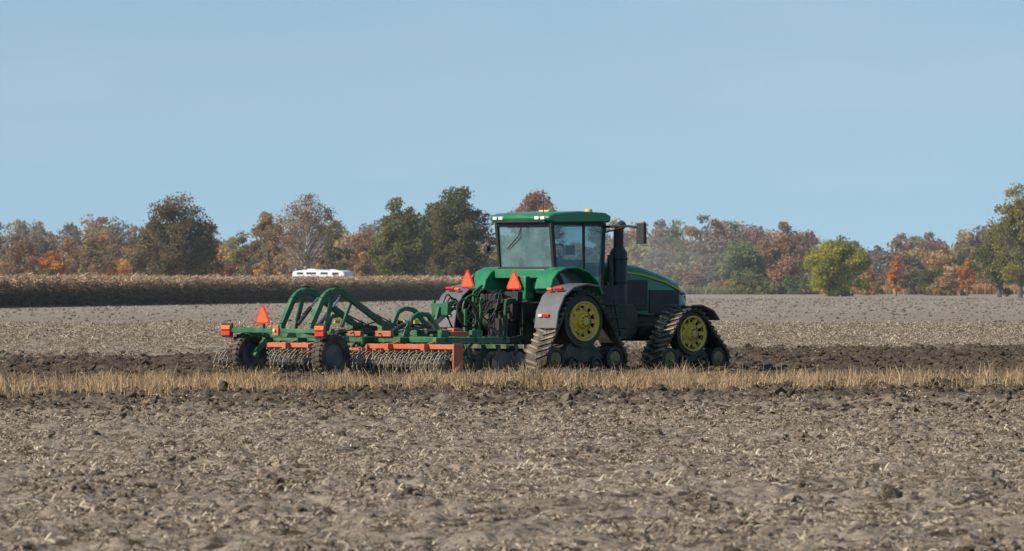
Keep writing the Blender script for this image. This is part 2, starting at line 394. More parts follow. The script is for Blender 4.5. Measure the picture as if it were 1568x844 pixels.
for L in range(8):
    an=rng.uniform(0,6.28,cornN); hz=Hc*rng.uniform(.15,.98,cornN); ll=rng.uniform(.3,.7,cornN)*(1.15-.5*hz/Hc); dz=rng.uniform(-.35,.28,cornN)
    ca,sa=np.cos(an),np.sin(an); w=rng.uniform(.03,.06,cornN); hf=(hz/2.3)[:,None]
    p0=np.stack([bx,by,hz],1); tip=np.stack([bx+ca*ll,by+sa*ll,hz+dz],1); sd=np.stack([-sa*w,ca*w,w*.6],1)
    quads(p0-sd,p0+sd,tip+sd*.6,tip-sd*.6,pal(cornN,[(.58,.39,.24),(.48,.32,.19),(.66,.50,.34),(.36,.23,.14)])*np.where(hf<.55,.30+.4*hf,.15+.95*hf))  # lower leaves coloured darker: shade low in the stand is painted in
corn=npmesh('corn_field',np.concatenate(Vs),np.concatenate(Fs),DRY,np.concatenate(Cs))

# ------------------------------------------------------------------ trees
def leaf_quads(C,size):
    n=len(C); a=rng.normal(size=(n,3)); a/=np.linalg.norm(a,axis=1)[:,None]; b=rng.normal(size=(n,3)); b-=a*(a*b).sum(1)[:,None]; b/=np.linalg.norm(b,axis=1)[:,None]
    s=(size*rng.uniform(.6,1.4,n))[:,None]
    return np.stack([C-a*s,C-b*s*.6,C+a*s,C+b*s*.6],1).reshape(-1,3)
def crown(cx,cy,z0,z1,hw,nclump,per,palette,fill=.85,rr=(.13,.27),base_w=.15,lumpy=1.,leafvar=.22):
    cz=(z0+z1)/2; hz=(z1-z0)/2; pts=[];cols=[];cents=[]; pa=np.array(palette)
    ph=rng.uniform(0,6.28,6); dom=pa[rng.integers(0,len(pa))]
    for i in range(nclump):
        d=rng.normal(size=3); d/=np.linalg.norm(d); r=rng.uniform(.10,1)**.42*fill
        az=math.atan2(d[1],d[0]); lump=1+lumpy*(.15*math.sin(3*az+ph[0])+.15*math.sin(7*d[2]+ph[1]+2*az)+.10*math.sin(11*d[2]+5*az+ph[2]))
        zz=d[2]*r; wide=1.0-.28*max(zz,0)**1.5-base_w*max(-zz,0)
        c=np.array([cx+d[0]*r*hw*lump*wide,cy+d[1]*r*hw*lump*wide,cz+zz*hz*(.93+.1*lump)])
        rad=rng.uniform(*rr)*min(hw,hz); cents.append(c)
        n=int(per*rng.uniform(.5,1.5)); q=rng.normal(size=(n,3)); q/=np.linalg.norm(q,axis=1)[:,None]; q*=rad*(rng.uniform(.05,1,(n,1))**.5)*1.15+rng.normal(0,.12*rad,(n,3)); q[:,2]*=.75
        pts.append(c+q); base_=(.5*dom+.5*pa[rng.integers(0,len(pa))])*rng.uniform(.8,1.2); cols.append(base_*rng.uniform(1-leafvar,1+leafvar,(n,1)))
    P=np.concatenate(pts); C=np.concatenate(cols); k=P[:,2]>-.1; return P[k],C[k],cents
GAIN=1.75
def haze(c,f,hc=(.21,.215,.23)): return np.minimum(np.array(c)*GAIN,.8)*(1-f)+np.array(hc)*f  # distance haze mixed straight into the leaf colour
def tree(name,px,D,ytop,hwpx,palette,z0=1.6,nclump=70,per=110,leaf=.15,hz=.05,barkm=BARK,extra=0,trunk=.22,lean=0,rr=(.15,.30),lumpy=1.1,fill=.9):
    s=F/D; cx=(px-784)/s; z1=EYE+(430-ytop)/s; hw=hwpx/s
    e=empty(name,(cx,D,0))
    P,C,ce=crown(0,0,z0,z1,hw,nclump,per,palette,rr=rr,lumpy=lumpy,fill=fill)
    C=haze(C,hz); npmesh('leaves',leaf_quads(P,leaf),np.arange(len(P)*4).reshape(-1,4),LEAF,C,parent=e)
    A=Acc(); th=z0+(z1-z0)*.8
    tp=[Vector((0,0,-.1)),Vector((random.uniform(-.1,.1),0,th*.3)),Vector((random.uniform(-.3,.3)+lean,.1,th*.62)),Vector((random.uniform(-.4,.4)+lean,0,th))]
    A.tube(tp,[trunk*1.35,trunk,trunk*.7,trunk*.25],7)
    sel=ce if extra==0 else ce+extra*[c_+np.array([random.gauss(0,.5),random.gauss(0,.5),random.uniform(.2,1.)]) for c_ in ce[::2]]
    for c_ in sel:
        c_=Vector(c_); t=max(.12,min(.9,(c_.z-abs(c_.x)*.8-abs(c_.y)*.4)/max(th,.1)-.05)); seg=min(int(t*3),2); f=t*3-seg
        st_=tp[seg].lerp(tp[min(seg+1,3)],min(f,1)); md=st_.lerp(c_,.5)+Vector((random.uniform(-.3,.3),random.uniform(-.3,.3),random.uniform(0,.5)))
        A.tube([st_,md,c_],[trunk*.26,trunk*.15,trunk*.05],4,cap=False)
    A.make('trunk_and_limbs',barkm,e); return e
OLV=[(.088,.078,.038),(.12,.092,.045),(.068,.066,.034),(.15,.10,.047)]
TAN=[(.25,.15,.072),(.20,.13,.068),(.29,.17,.078),(.17,.12,.07)]
YGR=[(.17,.155,.042),(.13,.13,.040),(.21,.17,.047),(.098,.10,.038)]
DKG=[(.062,.074,.031),(.08,.085,.034),(.048,.06,.028),(.12,.10,.042)]
RDB=[(.22,.10,.055),(.18,.09,.05),(.26,.13,.065)]
YEW=[(.28,.24,.030),(.22,.22,.032),(.35,.28,.04),(.15,.165,.03)]
ORG=[(.38,.145,.032),(.32,.125,.032),(.44,.22,.05)]
PGR=[(.14,.16,.06),(.12,.14,.055),(.18,.18,.065)]
tree('oak_tree',272,620,295,60,OLV+[(.15,.095,.055)],z0=.3,nclump=140,per=160)
tree('oak_tree',236,640,330,42,TAN+OLV[:2],z0=.3,nclump=60,per=140)
tree('oak_tree',310,632,335,34,OLV+TAN[:1],z0=.3,nclump=50,per=140)
tree('birch_tree',468,640,292,58,TAN,z0=3.0,nclump=110,per=60,leaf=.12,barkm=PALE,extra=1,trunk=.34,rr=(.12,.24))
tree('birch_tree',412,650,318,34,TAN,z0=.5,nclump=60,per=110,leaf=.14)
tree('oak_tree',505,668,335,26,TAN+OLV,z0=.3,nclump=45,per=110,leaf=.14)
tree('maple_tree',613,620,299,46,YGR,z0=.2,nclump=130,per=160)
tree('oak_tree',700,630,286,54,DKG,z0=.3,nclump=160,per=190)
tree('oak_tree',660,640,300,36,DKG+YGR[:1],z0=.3,nclump=80,per=150)
tree('maple_tree',820,800,290,46,RDB,z0=1,nclump=100,per=140,leaf=.2,hz=.06)
tree('maple_tree',1280,700,360,44,YEW,z0=-.6,nclump=130,per=180,leaf=.16,hz=.0)
tree('oak_tree',1562,640,272,46,YGR,z0=1.2,nclump=110,per=100,leaf=.15,lumpy=1.3)
tree('oak_tree',1530,660,340,38,YGR+OLV[:1],z0=.0,nclump=80,per=140)
tree('maple_tree',1372,720,388,14,ORG,z0=.2,nclump=30,per=90,hz=.03,trunk=.1)
tree('maple_tree',1481,720,397,15,ORG,z0=.2,nclump=30,per=90,hz=.03,trunk=.1)
tree('maple_tree',1135,820,368,40,PGR,z0=-.5,nclump=80,per=140,hz=.08,leaf=.2)
tree('maple_tree',1195,850,338,40,TAN+ORG[:1],z0=-.5,nclump=80,per=120,hz=.12,leaf=.2)
def bush(name,px,D,ytop,hwpx,palette,hz=.04,nclump=40,per=130):
    s=F/D; cx=(px-784)/s; z1=EYE+(430-ytop)/s; hw=hwpx/s
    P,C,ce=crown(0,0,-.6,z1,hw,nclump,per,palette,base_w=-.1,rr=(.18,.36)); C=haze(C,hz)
    o=npmesh(name,leaf_quads(P,.15),np.arange(len(P)*4).reshape(-1,4),LEAF,C); o.location=(cx,D,0)
for a in[(78,700,378,26,ORG),(185,690,396,32,ORG),(405,660,398,22,ORG),(105,720,352,30,TAN),(165,700,338,38,TAN+ORG),(140,690,360,26,TAN+YGR),(205,650,392,22,ORG[1:2]+TAN),(340,660,392,24,ORG[:1]+TAN),(525,660,396,22,DKG),(555,680,385,18,TAN),(70,640,412,34,DKG),(30,700,342,36,RDB+TAN),(370,690,350,28,TAN+YGR),(555,700,340,30,RDB+TAN),(1430,760,405,40,DKG+OLV),(1150,800,418,40,YGR),(1400,790,415,28,OLV),(15,660,418,44,DKG+OLV),(130,680,418,30,TAN),(1330,760,412,24,TAN),(1220,800,420,40,DKG+YGR),(1450,740,420,40,TAN+YGR)]:
    bush('autumn_bush',*a)
Ps=[];Cs2=[]; TA=Acc()
PALS=[[(.23,.13,.075),(.20,.12,.07)],[(.30,.165,.075),(.26,.145,.07)],[(.13,.13,.06),(.12,.12,.055)],[(.18,.14,.09),(.16,.125,.08)],[(.34,.21,.08),(.27,.175,.07)],[(.22,.115,.07)],[(.16,.14,.075)],[(.22,.185,.065)]]
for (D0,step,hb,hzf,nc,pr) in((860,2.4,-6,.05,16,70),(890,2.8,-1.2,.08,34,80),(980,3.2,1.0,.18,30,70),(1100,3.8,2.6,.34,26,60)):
    x=-D0*.125
    while x<D0*.125:
        px=784+x*F/D0; y=D0+rng.normal(0,10)
        ht=10.7+hb+1.4*math.sin(px*.013)+.8*math.sin(px*.041+1)+rng.normal(0,.6)
        if 900<px<1060: ht+=1
        if 1230<px<1560: ht-=.8
        if 740<px<900: ht-=1
        if D0==890: ht*=rng.uniform(.6,1.0)
        if D0==860: ht=max(2,ht*rng.uniform(.6,1.0))
        hw=rng.uniform(2.8,4.4) if D0>860 else rng.uniform(1.6,2.8)
        P,C,ce=crown(x,y,-1.5,ht,hw,nc,pr,PALS[rng.integers(0,len(PALS))],rr=(.22,.42),base_w=-.15,leafvar=.12,lumpy=.7)
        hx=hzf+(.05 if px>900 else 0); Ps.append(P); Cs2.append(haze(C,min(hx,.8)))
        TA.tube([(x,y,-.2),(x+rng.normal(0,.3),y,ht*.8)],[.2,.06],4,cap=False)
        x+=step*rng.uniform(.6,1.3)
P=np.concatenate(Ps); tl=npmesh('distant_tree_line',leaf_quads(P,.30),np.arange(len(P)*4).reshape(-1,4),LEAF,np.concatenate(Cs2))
TA.make('trunks',BARK,tl)
n=90000; X=rng.uniform(5,110,n); Y=803+rng.exponential(10,n)
k=rng.uniform(0,1,n)<np.clip(vn(X/3,Y/9,61)*1.5-.1,.1,1); X=X[k];Y=Y[k]; n=len(X)
hh=rng.uniform(.3,1.2,n)*(.4+1.2*vn(X/4,Y/12,62)); cm=vn(X/7,Y/20,63)[:,None]
cc=pal(n,[(.42,.22,.10),(.35,.18,.08),(.48,.31,.15)])*(cm>.42)+pal(n,[(.15,.16,.06),(.20,.19,.08)])*(cm<=.42)
blades(n,X,Y,np.zeros(n),hh,.3,rng.uniform(.05,.12,n),cc*1.2,'field_edge_weeds',DRY)

# ------------------------------------------------------------------ motorhome
mh=empty('motorhome',((495-784)*600/F,600,0),math.radians(-22))
A=Acc(); A.prism([(-3.1,.5),(-3.1,2.75),(-3.0,2.95),(-2.2,3.05),(2.2,3.05),(2.75,2.95),(3.0,2.6),(2.6,1.9),(3.1,1.2),(3.2,.5)],-1.15,1.15); A.make('body',WHT,mh,.06)
A=Acc(); A.box((-2.2,-1.17,2.74),(.7,.04,.20)); A.box((-.9,-1.17,2.74),(1.1,.04,.20)); A.box((.6,-1.17,2.74),(.8,.04,.20)); A.box((1.9,-1.17,2.70),(.7,.04,.26)); A.box((2.9,-1.1,1.55),(.5,.12,.45)); A.box((0,-1.165,2.3),(5.2,.02,.06)); A.box((-3.12,0,2.6),(.04,1.4,.35)); A.make('windows',BLACK,mh)
A=Acc(); A.box((-1.2,0,3.12),(.9,.8,.18)); A.box((1.2,0,3.10),(.5,.5,.12)); A.tube([(-2.0,-.9,3.1),(2.1,-.9,3.1)],.03,5); A.make('roof_units',WHT,mh,.03)
A=Acc()
for u in(-1.8,2.2):
    for w in(-1,1): A.lathe((u,w,.4),[(-.12,.2),(-.12,.38),(.12,.38),(.12,.2)],20)
A.make('tyres',RUB,mh)

# ------------------------------------------------------------------ tractor
RZ=math.radians(43)
T=empty('tracked_tractor',(.24,120,0),RZ)
def hull(circs,n=40):
    pts=[(cx+r*math.cos(2*math.pi*k/n),cz+r*math.sin(2*math.pi*k/n)) for cx,cz,r in circs for k in range(n)]
    pts=sorted(set(pts))
    def half(ps):
        h=[]
        for p in ps:
            while len(h)>=2 and (h[-1][0]-h[-2][0])*(p[1]-h[-2][1])-(h[-1][1]-h[-2][1])*(p[0]-h[-2][0])<=0: h.pop()
            h.append(p)
        return h
    a=half(pts); b=half(pts[::-1]); return a[:-1]+b[:-1]
def resample(P,step):
    P=[Vector(p) for p in P]; P.append(P[0]); L=[0]
    for a,b in zip(P[:-1],P[1:]): L.append(L[-1]+(b-a).length)
    n=int(L[-1]/step); out=[];j=0
    for i in range(n):
        d=L[-1]*i/n
        while L[j+1]<d: j+=1
        t=(d-L[j])/(L[j+1]-L[j]+1e-9); out.append(P[j].lerp(P[j+1],t))
    return out
def belt(name,circs,w0,w1,parent):
    H=resample(hull(circs),.045); n=len(H); A=Acc(); vs=[]
    nrm=[]
    for i in range(n):
        d=(H[(i+1)%n]-H[i-1]).normalized(); nrm.append(Vector((d.y,-d.x)))
    for w in(w0,w1):
        for off in(0,-.05):
            for i in range(n): q=H[i]+nrm[i]*off; vs.append((q.x,w,q.y))
    fs=[]
    for i in range(n):
        j=(i+1)%n; fs+=[(i,j,2*n+j,2*n+i),(n+i,n+j,3*n+j,3*n+i),(i,j,n+j,n+i),(2*n+i,2*n+j,3*n+j,3*n+i)]
    A.add(vs,fs); A.make(name+'_belt',RUB,parent)
    A=Acc(); wm=(w0+w1)/2; st_=3
    for i in range(0,n-1,st_):
        for sd,(wa,wb) in enumerate(((w0,wm+.03),(wm-.03,w1))):
            k=i+(0 if sd else 1)
            def pt(idx,w,off): q=H[idx%n]+nrm[idx%n]*off; return (q.x,w,q.y)
            o1,o2=(0,2) if sd==0 else (2,0)
            vs=[]
            for (w,o) in((wa,o1),(wb,o2)):
                vs+=[pt(k+o,w,-.01),pt(k+o,w,.04),pt(k+o+1,w,.04),pt(k+o+1,w,-.01)]
            A.add(vs,[(0,1,2,3),(7,6,5,4),(0,4,5,1),(1,5,6,2),(2,6,7,3),(3,7,4,0)])
    A.make(name+'_lugs',RUBD,parent)
def unit(name,uc,zc,R,yr,ur,uf,ri,side):
    wo=1.9*side; wi=1.28*side; w0,w1=min(wo,wi),max(wo,wi)
    E=empty(name,(uc,0,0)); E.parent=T
    belt(name,[(0,zc,R),(ur,ri,ri),(uf,ri,ri)],w0,w1,E)
    Y_=Acc(); K=Acc(); YD=Acc(); sg=side
    wc=1.72*side
    K.lathe((0,wc,zc),[(-.14,R-.22),(-.14,R-.06),(.14,R-.06),(.14,R-.22)],44,closed=True)
    f=wc+.13*sg
    Y_.lathe((0,f,zc),[(0,yr*.78),(0,yr),(.05*sg,yr),(.05*sg,yr*.95),(.0,yr*.86),(-.02*sg,yr*.78)],44,closed=True)
    Y_.lathe((0,f-.06*sg,zc),[(-.04*sg,yr*.66),(.0,yr*.66),(.03*sg,yr*.42),(.12*sg,yr*.34),(.14*sg,yr*.18),(.14*sg,.01)],40)
    for k in range(10):
        a=k*math.pi/5; ca,sa=math.cos(a),math.sin(a)
        Y_.beam((ca*yr*.60,f-.03*sg,zc+sa*yr*.60),(ca*yr*.86,f+.01*sg,zc+sa*yr*.86),.03,yr*.22)
        K.lathe((ca*yr*.26,f+.08*sg,zc+sa*yr*.26),[(-.01,.018),(.02*sg,.018)],8)
    K.lathe((0,f-.10*sg,zc),[(0,yr*.9),(.01*sg,yr*.9)],30)
    for (u,r,yy) in((ur,ri-.06,.15),(uf,ri-.06,.15),(ur*.36+.02,.15,.05),(uf*.42,.15,.05)):
        z=ri if r>.18 else .2
        K.lathe((u,wc,z),[(-.16,r*.6),(-.16,r),(.14,r),(.14,r*.7),(.09,r*.6)] if side>0 else [(.16,r*.6),(.16,r),(-.14,r),(-.14,r*.7),(-.09,r*.6)],32)
        YD.lathe((u,wc+.10*sg,z),[(0,yy),(.03*sg,yy),(.05*sg,yy*.6),(.09*sg,yy*.45),(.09*sg,.01)],24)
    Y_.make(name+'_drive_wheel',YEL,E); K.make(name+'_wheels_black',BLACK,E); YD.make(name+'_idler_wheels',YELD,E)
    A=Acc(); A.prism([(ur*.75,ri+.02),(ur*.5,ri+.22),(-.12,zc-.25),(.12,zc-.25),(uf*.5,ri+.22),(uf*.75,ri+.02),(uf*.4,.22),(ur*.4,.22)],wc-.06,wc+.06)
    A.tube([(0,0.3*side,zc),(0,wc,zc)],.16,16); A.make(name+'_frame',DARKG,E,.02)
for sd,nm in((-1,'right'),(1,'left')):
    unit('rear_track_'+nm,0,1.10,.61,.42,-.80,.93,.31,sd)
    unit('front_track_'+nm,3.22,.82,.52,.38,-.66,.80,.29,sd)
A=Acc(); A.box((.2,0,1.05),(1.3,.9,.9)); A.box((2.2,0,1.0),(3.2,.62,.55)); A.box((3.3,0,.85),(.9,.8,.4)); A.box((4.35,0,.95),(.5,.8,.5)); A.tube([(0,-1.6,1.1),(0,1.6,1.1)],.19,16); A.tube([(3.22,-1.5,.82),(3.22,1.5,.82)],.14,14)
A.make('chassis',DARKG,T,.03)
def hsec(u,zt,zb,hw,rr=.16):
    p=[(-hw,zb),(-hw*1.02,zb+(zt-zb)*.45),(-hw*.98,zt-rr),(-hw*.86,zt-rr*.45),(-hw*.6,zt-rr*.1),(-hw*.3,zt),(hw*.3,zt),(hw*.6,zt-rr*.1),(hw*.86,zt-rr*.45),(hw*.98,zt-rr),(hw*1.02,zb+(zt-zb)*.45),(hw,zb)]
    return [(u,a,b) for a,b in p]
A=Acc(); A.loft([hsec(1.75,2.34,1.5,.46),hsec(2.3,2.36,1.3,.46),hsec(3.1,2.28,1.22,.45),hsec(3.8,2.11,1.2,.44,.18),hsec(4.25,1.96,1.18,.42,.2),hsec(4.46,1.80,1.15,.37,.22),hsec(4.55,1.58,1.2,.33,.12)])
A.make('hood',GREEN,T,ang=50)
A=Acc()
for s_ in(-1,1):
    A.poly([(2.2,s_*.462,2.17),(3.1,s_*.452,2.08),(3.8,s_*.442,1.92),(4.25,s_*.425,1.75)],.03,.03)
A.make('hood_stripes',YEL,T)
A=Acc()
for s_ in(-1,1):
    A.box((2.75,s_*.475,1.64),(.95,.03,.66)); A.box((3.74,s_*.462,1.50),(.90,.03,.50))
A.box((4.53,0,1.42),(.08,.6,.42)); A.make('grille_screens',BLACK,T,.01)
A=Acc()
for s_ in(-1,1):
    for j in range(7): A.box((2.75,s_*.495,1.36+.09*j),(.88,.012,.02))
    for j in range(4): A.box((3.74,s_*.482,1.34+.10*j),(.80,.012,.02))
A.make('grille_louvres',DARKG,T)
A=Acc()
for s_ in(-1,1): A.box((4.40,s_*.36,1.70),(.20,.14,.08),(0,.25,-s_*.5))
A.make('headlights',WHITE,T,.02)
A=Acc(); 
A.prism([(.02,3.17),(-.13,3.25),(-.12,3.33),(.06,3.385),(.8,3.43),(1.55,3.40),(1.72,3.33),(1.68,3.19)],-.93,.93); A.make('cab_roof',GREEN,T,.045)
A=Acc(); A.box((.84,0,3.15),(1.5,1.66,.08)); 
for s_ in(-1,1):
    A.beam((.12,s_*.84,2.2),(.02,s_*.84,3.18),.075,.09); A.beam((.95,s_*.87,1.75),(.95,s_*.86,3.17),.04,.06); A.beam((1.52,s_*.80,1.6),(1.60,s_*.80,3.18),.08,.08)
    A.beam((.12,s_*.84,2.2),(.45,s_*.86,1.7),.07,.09); A.beam((.45,s_*.86,1.7),(1.52,s_*.82,1.62),.07,.08)
A.beam((.10,-.84,2.21),(.10,.84,2.21),.07,.07); A.beam((1.55,-.8,1.8),(1.55,.8,1.8),.08,.1); A.beam((.03,-.84,3.14),(.03,.84,3.14),.05,.08)
A.tube([(.03,.1,3.1),(.0,.15,2.9),(.04,.55,2.62)],.014,5)
A.make('cab_frame',BLACK,T,.012)
A=Acc(); 
A.add([(.11,-.80,2.24),(.11,.80,2.24),(.03,.80,3.13),(.03,-.80,3.13)],[(0,1,2,3)])
for s_ in(-1,1):
    A.add([(.14,s_*.86,2.24),(.46,s_*.87,1.74),(.92,s_*.87,1.70),(.92,s_*.86,3.13),(.06,s_*.85,3.13)],[(0,1,2,3,4)])
    A.add([(.98,s_*.87,1.70),(1.5,s_*.82,1.66),(1.58,s_*.82,3.13),(.98,s_*.86,3.13)],[(0,1,2,3)])
A.add([(1.55,-.78,1.85),(1.55,.78,1.85),(1.62,.78,3.13),(1.62,-.78,3.13)],[(0,1,2,3)])
A.make('cab_glass',GLASS,T)
A=Acc(); A.box((.85,0,1.55),(1.4,1.62,.16)); A.box((.95,-.84,1.45),(1.1,.1,.35)); A.box((1.3,0,2.15),(.25,.7,.5)); A.box((.65,0,2.0),(.55,.55,.16)); A.box((.38,0,2.4),(.14,.5,.75),(0,-.15,0)); A.box((.65,-.4,2.15),(.5,.16,.3)); A.box((.9,-.5,2.6),(.05,.25,.2)); A.box((.5,.5,2.15),(.6,.3,.3))
A.tube([(1.2,0,2.3),(1.02,0,2.55)],.03,8); A.tube([(1.0+.06*math.sin(a),.2*math.cos(a),2.55+.18*math.sin(a)) for a in [k*math.pi/8 for k in range(16)]],.018,6,closed=True)
A.make('cab_interior',BLACK,T,.03)
me=bpy.data.meshes.new('operator_body')
bv=[(.6,0,2.15),(.58,0,2.4),(.56,0,2.66),(.58,0,2.78),(.56,.2,2.66),(.72,.27,2.42),(.95,.17,2.5),(.56,-.2,2.66),(.68,-.28,2.42),(.88,-.33,2.38),(.98,.12,2.14),(1.12,.13,1.72),(.98,-.12,2.14),(1.12,-.13,1.72)]
be=[(0,1),(1,2),(2,3),(2,4),(4,5),(5,6),(2,7),(7,8),(8,9),(0,10),(10,11),(0,12),(12,13)]
me.from_pydata(bv,be,[]); ob=bpy.data.objects.new('operator_body',me); COL.objects.link(ob); ob.parent=T; me.materials.append(SHIRT)
sm=ob.modifiers.new('s','SKIN'); 
rad=[.16,.16,.15,.06,.08,.055,.04,.08,.055,.04,.08,.055,.08,.055]
for v,r in zip(me.skin_vertices[0].data,rad): v.radius=(r,r)
me.skin_vertices[0].data[0].use_root=True
ob.modifiers.new('ss','SUBSURF').levels=1; ob.modifiers['ss'].render_levels=1
bm=bmesh.new(); bmesh.ops.create_uvsphere(bm,u_segments=16,v_segments=12,radius=.115)
for v in bm.verts:
    v.co.z*=1.15; v.co.y*=.85
    if v.co.x>.08: v.co.x+=.02*(abs(v.co.y)<.03)*(abs(v.co.z)<.05)
bm.normal_update(); me=bpy.data.meshes.new('operator_head'); bm.to_mesh(me); bm.free(); me.materials.append(SKIN); ob=bpy.data.objects.new('operator_head',me); COL.objects.link(ob); ob.parent=T; ob.location=(.6,0,2.90)
A=Acc(); A.tube([(.6,0,2.93),(.6,0,3.01),(.6,0,3.04)],[.122,.10,.05],14); A.box((.72,0,2.94),(.12,.14,.015)); A.make('operator_cap',GREEN,T)
A=Acc()
for w in(-.74,-.56,.56,.74): A.box((-.125,w,3.28),(.05,.13,.07))
A.box((1.70,.7,3.26),(.06,.18,.09)); A.box((1.70,-.7,3.26),(.06,.18,.09)); A.make('work_lights',WHITE,T,.01)
A=Acc(); A.box((-.05,0,3.215),(.16,1.6,.05)); A.tube([(.35,-.25,3.4),(.35,-.25,3.9)],[.012,.006],5); A.make('roof_trim_and_aerial',BLACK,T)
A=Acc(); A.tube([(1.25,-.70,3.40),(1.25,-.70,3.47),(1.25,-.70,3.49)],[.09,.08,.04],14); A.box((1.0,.3,3.44),(.25,.3,.05)); A.make('beacon',YEL,T,.01)
A=Acc(); A.tube([(2.12,-.72,1.15),(2.12,-.72,2.55),(2.12,-.72,2.66)],[.19,.19,.12],18); A.tube([(2.12,-.72,2.6),(2.12,-.72,3.0),(2.16,-.72,3.11),(2.26,-.72,3.17)],[.11,.11,.10,.09],14)
A.tube([(2.12,-.72,1.9),(2.12,-.72,1.95)],.205,18); A.tube([(2.12,-.72,2.4),(2.12,-.72,2.44)],.205,18)
A.tube([(1.82,-.78,1.2),(1.82,-.78,2.5)],.07,12); A.box((1.75,-.75,1.6),(.5,.25,.5))
A.tube([(1.6,-.84,3.10),(1.55,-1.6,3.11),(1.5,-2.0,3.08)],.028,8); A.tube([(1.6,-.84,2.98),(1.55,-1.6,3.11)],.018,6); A.tube([(1.6,.84,2.98),(1.5,1.5,2.98)],.02,6)
A.box((1.48,-2.08,2.95),(.10,.20,.44),(0,0,.15)); A.box((1.48,1.55,2.9),(.09,.2,.42)); A.box((.2,1.35,2.62),(.10,.10,.12)); A.tube([(.2,.88,2.5),(.2,1.3,2.58)],.02,6)
for k in range(4): A.box((1.35,-1.2-.06*k,1.45-.28*k),(.45,.2,.03))
for q in(-.22,.22): A.beam((1.35+q,-1.14,1.55),(1.35+q,-1.40,.55),.02,.04)
A.tube([(1.62,-.95,1.5),(1.68,-1.02,2.0),(1.62,-.92,2.5)],.018,6)
A.make('exhaust_and_mirrors',BLACK,T,.02)
A=Acc(); A.prism([(.95,.85),(.95,1.3),(1.1,1.45),(2.15,1.45),(2.3,1.3),(2.3,.85),(2.1,.7),(1.15,.7)],-1.12,-.5); A.box((1.7,-1.13,1.1),(.6,.03,.35)); A.make('fuel_tank',DARKG,T,.05)
A=Acc()
prof=[(-.42,1.78),(-.36,1.98),(-.2,2.15),(.05,2.24),(.4,2.25),(.75,2.14),(1.0,1.94),(1.15,1.65)]
for s_ in(-1,1):
    w0,w1=sorted((s_*.78,s_*1.28)); A.shell(prof,.05,w0,w1)
    A.prism([(u,z-.02) for u,z in prof],*sorted((s_*.80,s_*.86)))
A.box((-.02,0,2.10),(.2,1.56,.2)); A.box((-.12,-.12,1.80),(.25,.42,.5)); A.make('green_fenders',GREEN,T,.02)
A=Acc(); of=[(-.86,.95),(-.80,1.32),(-.62,1.64),(-.34,1.83),(.05,1.90),(.40,1.86)]
for s_ in(-1,1): A.shell(of,.05,*sorted((s_*1.24,s_*1.92)))
fp=[(3.1,1.44),(3.45,1.44),(3.8,1.32),(3.98,1.12)]
A.shell(fp,.04,-1.95,-1.25); A.shell(fp,.04,1.25,1.95); A.tube([(3.3,-1.6,1.4),(3.3,-.6,1.2)],.03,6)
A.make('outer_fenders',GREYP,T,.015)
A=Acc(); A3=Acc(); A2=Acc()
for s_ in(-1,1):
    A.box((-.56,s_*1.68,1.78),(.05,.26,.08),(0,-.8,0)); A.box((-.84,s_*1.60,1.22),(.04,.18,.07),(0,-.2,0))
    A3.box((-.58,s_*1.44,1.76),(.05,.14,.08),(0,-.8,0)); A2.box((-.845,s_*1.42,1.22),(.04,.12,.06),(0,-.2,0))
A.make('tail_lights',RED,T,.01); A3.make('turn_signals',AMB,T,.01); A2.make('reverse_lights',WHITE,T,.01)
def smv(parent,u,w,z,sz=.42,nm='slow_moving_vehicle_sign'):
    def tri(s,t,dx):
        h=s*.87; tr=s*.12
        pts=[(-s/2+tr/2,-h/3),(-s/2,-h/3+tr*.9),(-tr/2,h*2/3),(tr/2,h*2/3),(s/2,-h/3+tr*.9),(s/2-tr/2,-h/3)]
        a=Acc(); n=len(pts); vs=[(u+d,w+a_,z+b_) for d in(dx,dx+t) for a_,b_ in pts]
        a.add(vs,[tuple(range(n)),tuple(range(2*n-1,n-1,-1))]+[(i,(i+1)%n,n+(i+1)%n,n+i) for i in range(n)]); return a
    tri(sz,.01,0).make(nm+'_border',REDB,parent); tri(sz*.80,.006,-.009).make(nm+'_face',REDO,parent)
    Acc().beam((u+.03,w,z-.35),(u+.03,w,z+.1),.04,.04).make(nm+'_post',BLACK,parent)
smv(T,-.32,-.05,1.90,.46); smv(T,-.42,1.30,1.93,.44)
A=Acc(); 
for s_ in(-1,1):
    A.beam((-.4,s_*.42,.75),(-1.35,s_*.5,.62),.09,.12); A.beam((-.45,s_*.40,1.55),(-.95,s_*.47,1.5),.08,.12); A.beam((-.95,s_*.47,1.5),(-1.0,s_*.48,.68),.06,.06)
A.beam((-.4,0,1.45),(-1.25,0,1.25),.07,.07)
A.make('three_point_hitch',DGREEN,T,.012)
A=Acc(); A.box((-.75,.05,.5),(1.3,.16,.1)); A.box((-.72,.25,1.5),(.14,.5,.35)); A.box((-.6,-.35,1.62),(.15,.4,.2)); A.box((-.52,0,1.30),(.3,.75,.4)); A.box((-.6,0,.95),(.3,.6,.4))
for k in range(5): A.tube([(-.7,-.3+.15*k,1.3),(-.85,-.3+.15*k,1.28)],.035,8)
A.make('drawbar_and_valves',BLACK,T,.012)

